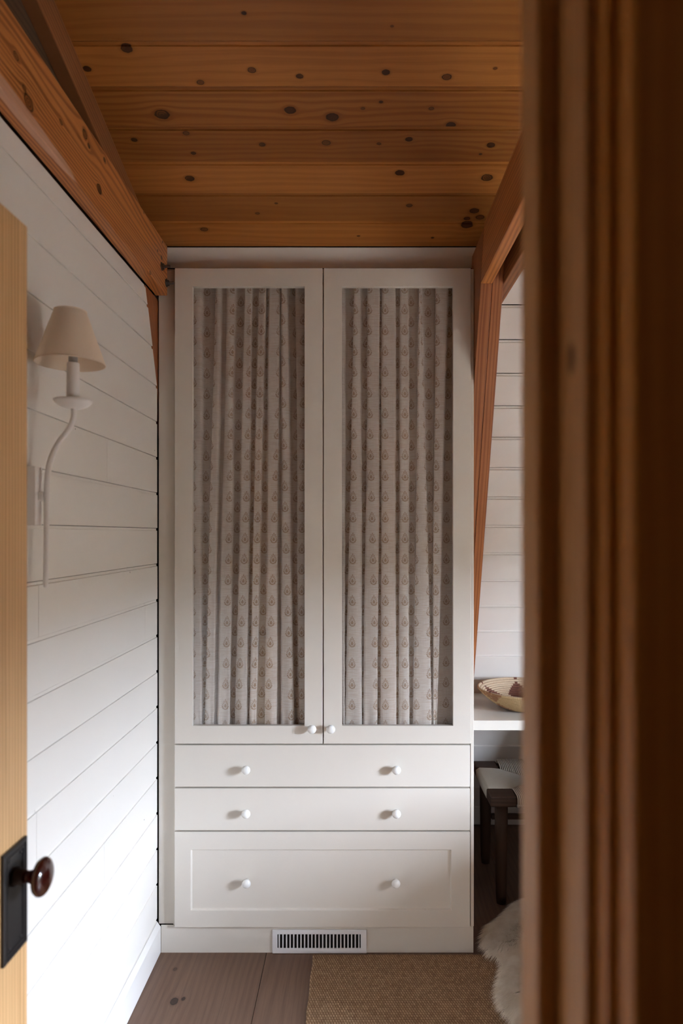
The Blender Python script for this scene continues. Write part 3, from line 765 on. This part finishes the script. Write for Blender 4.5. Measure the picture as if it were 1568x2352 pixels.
# ------------------------------------------------------------------ STOOL
stool = empty('rope_stool', (0.80, 2.98, 0), 'dark wooden stool with woven cream cord seat under the desk', 'stool')
walnut = wood('dark_stool_wood', (0.060, 0.032, 0.020), (0.038, 0.019, 0.012), (0.020, 0.010, 0.007), freq=60, seed=5.5, rough=0.6, spec=0.2)
cord = plain('cream_paper_cord', (0.52, 0.46, 0.38), 0.8, 0.2)
X0, X1, Y0, Y1 = 0.533, 1.04, 2.745, 3.19
for (lx, ly) in ((X0 + 0.054, Y0 + 0.055), (X1 - 0.054, Y0 + 0.055), (X0 + 0.054, Y1 - 0.045), (X1 - 0.054, Y1 - 0.045)):
    b = MB(); b.lathe([(0.019, 0.001), (0.0225, 0.04), (0.026, 0.25), (0.0275, 0.410)], (lx, ly, 0), 'z', 16); adopt(stool, b.build('leg', walnut))
    b = MB(); b.box((lx - 0.053, ly - 0.052 if ly < 3 else ly - 0.043, 0.411), (lx + 0.053, ly + 0.043 if ly < 3 else ly + 0.043, 0.4545), g=0)
    adopt(stool, b.build('corner_block', walnut, bevel=0.006, bseg=3))
for (a, b_) in (((X0 + 0.108, Y0 + 0.012, 0.417), (X1 - 0.108, Y0 + 0.06, 0.447)), ((X0 + 0.108, Y1 - 0.06, 0.417), (X1 - 0.108, Y1 - 0.012, 0.447)),
                ((X0 + 0.012, Y0 + 0.11, 0.417), (X0 + 0.06, Y1 - 0.09, 0.447)), ((X1 - 0.06, Y0 + 0.11, 0.417), (X1 - 0.012, Y1 - 0.09, 0.447))):
    adopt(stool, MB().box(a, b_).build('seat_rail', walnut, bevel=0.004))
for (a, b_) in (((X0 + 0.08, Y1 - 0.055, 0.20), (X1 - 0.08, Y1 - 0.035, 0.225)),):
    adopt(stool, MB().box(a, b_, g=0).build('stretcher', walnut, bevel=0.004))
# cord seat: four triangles of strands that wrap over the rails
mb = MB(); cxm, cym = (X0 + X1) / 2, (Y0 + Y1) / 2
def strand(pts, r=0.0030): mb.tube(pts, r, 5)
pitch = 0.0078; top = 0.4515
xa, xb, ya, yb = X0 + 0.004, X1 - 0.004, Y0 + 0.006, Y1 - 0.006
def sag(d): return top - 0.010 * min(1, d / 0.2)
y = Y0 + 0.104
while y < Y1 - 0.094:                                   # left and right triangles: strands run across
    fr_ = 1 - abs(y - cym) / (cym - Y0); dx = max(0.02, fr_ * (cxm - X0))
    for sgn, xe in ((1, xa), (-1, xb)):
        strand([(xe + sgn * 0.012, y, 0.408), (xe, y, 0.412), (xe - sgn * 0.001, y, 0.444), (xe + sgn * 0.012, y, top + 0.001), (xe + sgn * 0.07, y, top - 0.001), (xe + sgn * dx, y, sag(dx))])
    y += pitch
x = X0 + 0.112
while x < X1 - 0.112:
    fr_ = 1 - abs(x - cxm) / (cxm - X0); dy = max(0.02, fr_ * (cym - Y0))
    for sgn, ye in ((1, ya), (-1, yb)):
        h = 0.002 if sgn > 0 else 0.014
        strand([(x, ye + sgn * 0.012, 0.408), (x, ye, 0.412), (x, ye - sgn * 0.001, 0.444), (x, ye + sgn * 0.012, top + h), (x, ye + sgn * 0.07, top + h * 0.8), (x, ye + sgn * dy, sag(dy) + 0.004)])
    x += pitch
for (px_, py_) in ():
    pass
so = mb.build('cord_seat', cord); so['kind'] = 'stuff'; adopt(stool, so)
ub = MB().box((X0 + 0.03, Y0 + 0.03, 0.430), (X1 - 0.03, Y1 - 0.03, 0.436)).build('seat_underlay', walnut); adopt(stool, ub)
# smooth cord blankets over the two triangles' corners beside the blocks
# ------------------------------------------------------------------ SHEEPSKIN
out = [(1240, 2035), (1200, 2060), (1172, 2083), (1150, 2108), (1122, 2126), (1113, 2148), (1118, 2172), (1138, 2188), (1166, 2197), (1158, 2222), (1152, 2250), (1148, 2280), (1158, 2308), (1184, 2330), (1190, 2356), (1196, 2420)]
poly2 = []
for px, py in out:
    Y = (EYE - 0.035) * FPX / (py - VY); poly2.append((xs(px, Y) + 0.012, Y))
poly2 += [(0.62, 1.74), (0.76, 1.64), (0.93, 1.68), (1.04, 1.9), (1.09, 2.2), (1.06, 2.45), (0.98, 2.60), (0.86, 2.67), (0.74, 2.68)]
pp = np.array(poly2)
def inside(px, py):
    c = np.zeros(px.shape, bool); n = len(pp); j = n - 1
    for i in range(n):
        xi, yi = pp[i]; xj, yj = pp[j]
        cond = ((yi > py) != (yj > py)) & (px < (xj - xi) * (py - yi) / (yj - yi + 1e-12) + xi); c ^= cond; j = i
    return c
def edged(px, py):
    d = np.full(px.shape, 9.0); gx_ = np.zeros(px.shape); gy_ = np.zeros(px.shape)
    for i in range(len(pp)):
        a, b = pp[i], pp[(i + 1) % len(pp)]; ab = b - a; t = np.clip(((px - a[0]) * ab[0] + (py - a[1]) * ab[1]) / (ab @ ab), 0, 1)
        qx, qy = a[0] + t * ab[0], a[1] + t * ab[1]; dd = np.hypot(px - qx, py - qy); m_ = dd < d
        d = np.where(m_, dd, d); gx_ = np.where(m_, (qx - px) / (dd + 1e-6), gx_); gy_ = np.where(m_, (qy - py) / (dd + 1e-6), gy_)
    return d, gx_, gy_
hide = MB(); N = len(poly2)
ccx, ccy = pp.mean(0)
hide.v = [(x, y, 0.0105) for x, y in poly2] + [(ccx + (x - ccx) * 0.93, ccy + (y - ccy) * 0.93, 0.022) for x, y in poly2]
for i in range(N): hide.face((i, (i + 1) % N, N + (i + 1) % N, N + i), None, 0, True)
hide.face(list(range(N, 2 * N))); hide.face(list(range(N))[::-1])
wool = NT('ivory_wool'); wc = wool.noise(wool.obj(), 25.0, 3)
woolm = wool.bsdf(wool.mix(wool.ss(wc, 0.3, 0.7), (0.93, 0.87, 0.77), (0.80, 0.72, 0.60)), 0.8, 0.2)
skin = empty('sheepskin', (0.85, 2.2, 0.0105), 'shaggy ivory sheepskin lying on floor and rug beside the stool', 'sheepskin')
adopt(skin, hide.build('hide', woolm))
rs = np.random.RandomState(4); NSTR = 90000
# denser on the side that shows
sxp = 0.40 + (rs.rand(NSTR * 3) ** 1.7) * 0.72; syp = 1.6 + rs.rand(NSTR * 3) * 1.15
ok = inside(sxp, syp); sxp, syp = sxp[ok][:NSTR], syp[ok][:NSTR]; n = len(sxp)
d, ex, ey = edged(sxp, syp); wgt = np.clip(1 - d / 0.10, 0, 1)
z0_ = 0.013 + 0.016 * np.clip(d / 0.04, 0, 1)
clump = np.sin(sxp * 95 + np.sin(syp * 60) * 2) * np.cos(syp * 88 + np.sin(sxp * 70))
dirx = ex * wgt + (-0.62 + 0.22 * clump) * (1 - wgt * 0.5) + rs.randn(n) * 0.22; diry = ey * wgt + (-0.45 - 0.22 * clump) * (1 - wgt * 0.5) + rs.randn(n) * 0.22
ln = 0.030 + 0.020 * rs.rand(n); dl = np.hypot(dirx, diry) + 1e-6; lean = np.clip(dl, 0.25, 1.0); dirx, diry = dirx / dl * lean, diry / dl * lean
p0 = np.stack([sxp, syp, z0_], -1)
p1 = p0 + np.stack([dirx * ln * 0.45, diry * ln * 0.45, ln * (0.62 - 0.25 * wgt)], -1)
p2 = p1 + np.stack([dirx * ln * 0.65, diry * ln * 0.65, ln * (0.18 - 0.62 * wgt)], -1)
p2[:, 2] = np.maximum(p2[:, 2], 0.009)
side = np.stack([-diry, dirx, np.zeros(n)], -1); side /= np.linalg.norm(side, axis=1)[:, None] + 1e-6; side *= 0.0009
V = np.stack([p0 - side, p0 + side, p1 + side * 0.8, p1 - side * 0.8, p2], 1).reshape(-1, 3)
b5 = np.arange(n)[:, None] * 5
quads = (b5 + np.array([[0, 1, 2, 3]])); tris = (b5 + np.array([[3, 2, 4]]))
me = bpy.data.meshes.new('fur'); me.vertices.add(len(V)); me.vertices.foreach_set('co', V.astype(np.float32).ravel())
me.loops.add(n * 7); me.loops.foreach_set('vertex_index', np.concatenate([quads.ravel(), tris.ravel()]).astype(np.int32))
me.polygons.add(n * 2); me.polygons.foreach_set('loop_start', np.concatenate([np.arange(n) * 4, n * 4 + np.arange(n) * 3]).astype(np.int32))
me.update(calc_edges=True); me.materials.append(woolm)
fur = bpy.data.objects.new('fur', me); C.objects.link(fur); fur['kind'] = 'stuff'; adopt(skin, fur)

# ------------------------------------------------------------------ OPEN DOOR (left)
dl_ = empty('wooden_door', (-0.565, 0.50, 0), 'open pale fir door at the far left with black plate and brown knob', 'door')
DA = 0.0179
fird = [wood('door_fir_%d' % i, (0.78, 0.50, 0.25), (0.70, 0.42, 0.19), (0.38, 0.18, 0.062), freq=105, con=0.62, seed=1.3 + i * 3, wavy=0.004, rough=0.38, fib=0.3, big=0.3) for i in range(2)]
LW = 0.655; TH = 0.035
def dpart(name, y0, y1, z0, z1, t0, t1, g, m, bev=0.0015):
    o = MB().box((-t1, y0, z0), (-t0, y1, z1), g=g).build(name, m, dl_, bevel=bev); return o
dl_.rotation_euler = (0, 0, -DA)
dl_.location = (-0.559 - DA * 0.655, 0.50, 0)
dpart('stile', LW - 0.105, LW, 0.012, 2.032, 0, TH, 2, fird[0])
dpart('stile', 0.0, 0.105, 0.012, 2.032, 0, TH, 2, fird[0])
for a, b in ((0.012, 0.23), (0.82, 0.95), (1.92, 2.032)): dpart('rail', 0.105, LW - 0.105, a, b, 0, TH, 1, fird[1])
for a, b in ((0.23, 0.82), (0.95, 1.92)): dpart('door_panel', 0.105, LW - 0.105, a, b, 0.010, TH - 0.010, 2, fird[1])
# back plate with raised border
py0, py1, pz0, pz1 = 0.5705, 0.6440, 0.831, 1.007
bp = MB()
O = [(py0, pz0), (py1, pz0), (py1, pz1), (py0, pz1)]
def ins(k): return [(py0 + k, pz0 + k), (py1 - k, pz0 + k), (py1 - k, pz1 - k), (py0 + k, pz1 - k)]
lo = [[(x, a, b) for a, b in ins(k)] for x, k in ((0.0003, 0), (0.0052, 0), (0.0062, 0.0015), (0.0062, 0.0065), (0.0046, 0.0075), (0.0046, 0.0095), (0.0058, 0.0105), (0.0058, 0.0130), (0.0038, 0.0142))]
bp.poly(lo); plate = bp.build('lock_plate', M['bronze'], dl_)
pyc = (py0 + py1) / 2
for a, b in ((py0 + 0.0185, pz0 + 0.0185), (py1 - 0.0185, pz0 + 0.0185), (py0 + 0.0185, pz1 - 0.0185), (py1 - 0.0185, pz1 - 0.0185)):
    MB().lathe([(0, 0.0038), (0.0032, 0.0038), (0.0026, 0.0052), (0, 0.0058)], (0, a, b), 'x', 14).build('screw', M['bronze'], plate)
kz = 0.957
MB().lathe([(0.0, 0.0038), (0.0150, 0.0038), (0.0150, 0.008), (0.0125, 0.0105), (0.0110, 0.020), (0.0, 0.020)], (0, pyc, kz), 'x', 28).build('knob_collar', M['bronze'], plate)
kp = [(0.0, 0.020), (0.0100, 0.020), (0.0092, 0.026), (0.0110, 0.033), (0.0190, 0.0385), (0.0270, 0.0425), (0.0303, 0.0475)]
for i in range(1, 11):
    t = math.pi / 2 * i / 10; kp.append((0.0305 * math.cos(t), 0.0485 + 0.0135 * math.sin(t)))
MB().lathe(kp, (0, pyc, kz), 'x', 40).build('door_knob', M['knob'], plate)

# ------------------------------------------------------------------ WALL SCONCE
YS = 1.50
sc_e = empty('wall_sconce', (WALL_X, YS, 1.66), 'white plaster wall lamp with curved arm and beige fabric shade', 'wall lamp')
def SX(px): return xs(px, YS)
def SZ(py): return zs(py, YS)
arm = [(105, 1349), (105.5, 1300), (106.5, 1240), (107, 1180), (107.5, 1130), (109.5, 1092), (114.5, 1063), (124, 1036), (137, 1013), (151, 995), (162, 979), (168, 962), (169.5, 948), (169, 936)]
# smooth
sp = []
for i in range(len(arm) - 1):
    p0a = arm[max(i - 1, 0)]; p1a = arm[i]; p2a = arm[i + 1]; p3a = arm[min(i + 2, len(arm) - 1)]
    for k in range(4):
        t = k / 4
        sp.append(tuple(0.5 * ((2 * p1a[c]) + (-p0a[c] + p2a[c]) * t + (2 * p0a[c] - 5 * p1a[c] + 4 * p2a[c] - p3a[c]) * t * t + (-p0a[c] + 3 * p1a[c] - 3 * p2a[c] + p3a[c]) * t ** 3) for c in (0, 1)))
sp.append(arm[-1])
rad = [0.0055 + 0.0008 * min(1, i / 20) for i in range(len(sp))]; rad[0] = 0.004
adopt(sc_e, MB().tube([(SX(a), YS, SZ(b)) for a, b in sp], rad, 14).build('arm', M['plaster']))
adopt(sc_e, MB().box((WALL_X + 0.0005, YS - 0.018, SZ(1207)), (-0.7005, YS + 0.014, SZ(1072))).build('back_plate', M['plaster'], bevel=0.0015))
adopt(sc_e, MB().box((-0.7005, YS - 0.006, SZ(1150)), (-0.690, YS + 0.006, SZ(1130))).build('bracket', M['plaster'], bevel=0.001))
cx_ = SX(168); zc_ = SZ(939)
adopt(sc_e, MB().lathe([(0.0, 0.0), (0.010, 0.0), (0.020, 0.0018), (0.030, 0.006), (0.0375, 0.012), (0.0412, 0.0185), (0.0400, 0.0195), (0.030, 0.017), (0.0, 0.0158)], (cx_, YS, zc_), 'z', 40).build('drip_plate', M['plaster']))
adopt(sc_e, MB().lathe([(0.0, 0.016), (0.0138, 0.0165), (0.0135, 0.06), (0.0132, 0.099), (0.012, 0.101), (0.0, 0.101)], (cx_, YS, zc_), 'z', 28).build('candle_sleeve', M['plaster']))
sock = plain('socket_grey', (0.30, 0.28, 0.26), 0.5)
adopt(sc_e, MB().lathe([(0.0, 0.101), (0.0095, 0.101), (0.0095, 0.125), (0.0, 0.125)], (cx_, YS, zc_), 'z', 20).build('socket', sock))
adopt(sc_e, MB().lathe([(0.0, 0.1255), (0.008, 0.1255), (0.0165, 0.150), (0.018, 0.162), (0.012, 0.176), (0.0, 0.183)], (cx_, YS, zc_), 'z', 20).build('bulb', paint('frosted_bulb', (0.8, 0.8, 0.78), 0.3)))
def shademat():
    t = NT('beige_linen_shade'); n = t.noise(t.obj(), 400.0, 2)
    c = t.mix(t.mul(n, 0.5), (0.93, 0.81, 0.67), (0.88, 0.75, 0.60))
    b = t.n('ShaderNodeBsdfDiffuse'); t.put(b.inputs[0], c); tr = t.n('ShaderNodeBsdfTranslucent'); t.put(tr.inputs[0], c)
    mx = t.n('ShaderNodeMixShader'); mx.inputs[0].default_value = 0.3
    t.t.links.new(b.outputs[0], mx.inputs[1]); t.t.links.new(tr.outputs[0], mx.inputs[2]); t.t.links.new(mx.outputs[0], t.out.inputs[0]); return t.m
shm = shademat()
sxc = SX(161.5); zb_, zt_ = SZ(836), SZ(714)
rb_, rt_ = 0.0725, 0.0335
b = MB(); b.lathe([(rb_, zb_), (rb_ + 0.0006, zb_ + 0.003), (rt_ + 0.0006, zt_ - 0.003), (rt_, zt_), (rt_ - 0.001, zt_), (rb_ - 0.0012, zb_), (rb_, zb_)], (sxc, YS, 0), 'z', 56, cap=False)
shade = b.build('lamp_shade', shm); adopt(sc_e, shade)
for r_, z_ in ((rb_, zb_ + 0.0015), (rt_, zt_ - 0.0015)):
    pts = [(sxc + r_ * math.cos(2 * math.pi * i / 48), YS + r_ * math.sin(2 * math.pi * i / 48), z_) for i in range(48)]
    mb = MB(); lo = []
    for i in range(48):
        t = 2 * math.pi * i / 48; lo.append([(sxc + (r_ + 0.0016 * math.cos(a)) * math.cos(t), YS + (r_ + 0.0016 * math.cos(a)) * math.sin(t), z_ + 0.0019 * math.sin(a)) for a in [k * math.pi / 3 for k in range(6)]])
    mb.poly(lo, wrap=True, sm=True, cap=False); o = mb.build('shade_trim', shm); adopt(sc_e, o)
# shade carrier
mb = MB()
for k in range(3):
    t = 2 * math.pi * k / 3 + 0.5
    mb.tube([(cx_ + 0.006 * math.cos(t), YS + 0.006 * math.sin(t), zt_ - 0.012), (sxc + (rt_ - 0.001) * math.cos(t), YS + (rt_ - 0.001) * math.sin(t), zt_ - 0.004)], 0.0011, 6)
adopt(sc_e, mb.build('shade_carrier', M['bolt']))

# ------------------------------------------------------------------ unseen dark box added between window and desk to block low light (right of the frame)
blocker_box = empty('light_blocker_box', (1.55, 1.90, 0), 'low dark wooden box added out of view to block window light', 'blocker_box')
cb = MB(); cb.box((1.18, 1.50, 0.05), (1.82, 2.42, 0.70), g=1); adopt(blocker_box, cb.build('blocker_body', walnut, bevel=0.004))
adopt(blocker_box, MB().box((1.165, 1.485, 0.703), (1.835, 2.435, 0.74), g=1).build('lid', walnut, bevel=0.006))
for lx in (1.22, 1.78):
    for ly in (1.54, 2.38): adopt(blocker_box, MB().lathe([(0.018, 0.0), (0.028, 0.03), (0.024, 0.052)], (lx, ly, 0), 'z', 16).build('foot', walnut))

ped = empty('shade_pedestal', (1.34, 2.98, 0), 'unseen dark drawer block added under the desk right of the stool for shade', 'shade_block')  # unseen drawer block added to keep window light from under the desk
adopt(ped, MB().box((1.10, 2.82, 0.001), (1.58, 3.20, 0.716), g=2).build('shade_pedestal_body', walnut, bevel=0.003))
for k in range(3):
    zz0 = 0.05 + k * 0.22
    dd_ = MB().box((1.12, 2.80, zz0), (1.56, 2.8195, zz0 + 0.205), g=0).build('drawer', walnut, bevel=0.002)
    kk = MB().lathe([(0, 0), (0.006, 0), (0.006, -0.012), (0.013, -0.018), (0.010, -0.025), (0, -0.026)], (1.34, 2.80, zz0 + 0.10), 'y', 16).build('knob', M['bronze']); kk.parent = dd_
    adopt(ped, dd_)

# ------------------------------------------------------------------ outside the window: lawn and an unseen leafy screen added against the low sky
grass = plain('gravel_drive', (0.07, 0.058, 0.043), 0.9, 0.1)
gr = MB().box((2.8, -14, -0.25), (22, 18, -0.2)).build('ground', grass); tag(gr, kind='structure')
hg = NT('hedge_blocker_leaf'); hm = hg.bsdf(hg.mix(hg.noise(hg.obj(), 6.0, 4), (0.022, 0.024, 0.012), (0.045, 0.045, 0.024)), 0.8, 0.2)
gx, gy = np.meshgrid(np.linspace(0, 1, 16), np.linspace(-12, 14, 120))
hv = np.stack([9 + 1.4 * gx + 0.15 * np.sin(gy * 5), gy, 2.15 * np.sin(np.pi * np.clip(gx * 1.0, 0.02, 1)) ** 0.3 + 0.12 * np.sin(gy * 7 + gx * 9) - 0.1], -1).reshape(-1, 3)
ii = np.arange(16 * 120).reshape(120, 16); hf = np.stack([ii[:-1, :-1], ii[:-1, 1:], ii[1:, 1:], ii[1:, :-1]], -1).reshape(-1, 4)
hedge_blocker = grid_mesh('hedge_blocker', hv, hf, hm); tag(hedge_blocker, 'long green leafy screen added outside the window to block low skylight', 'hedge_blocker', None, 'stuff')
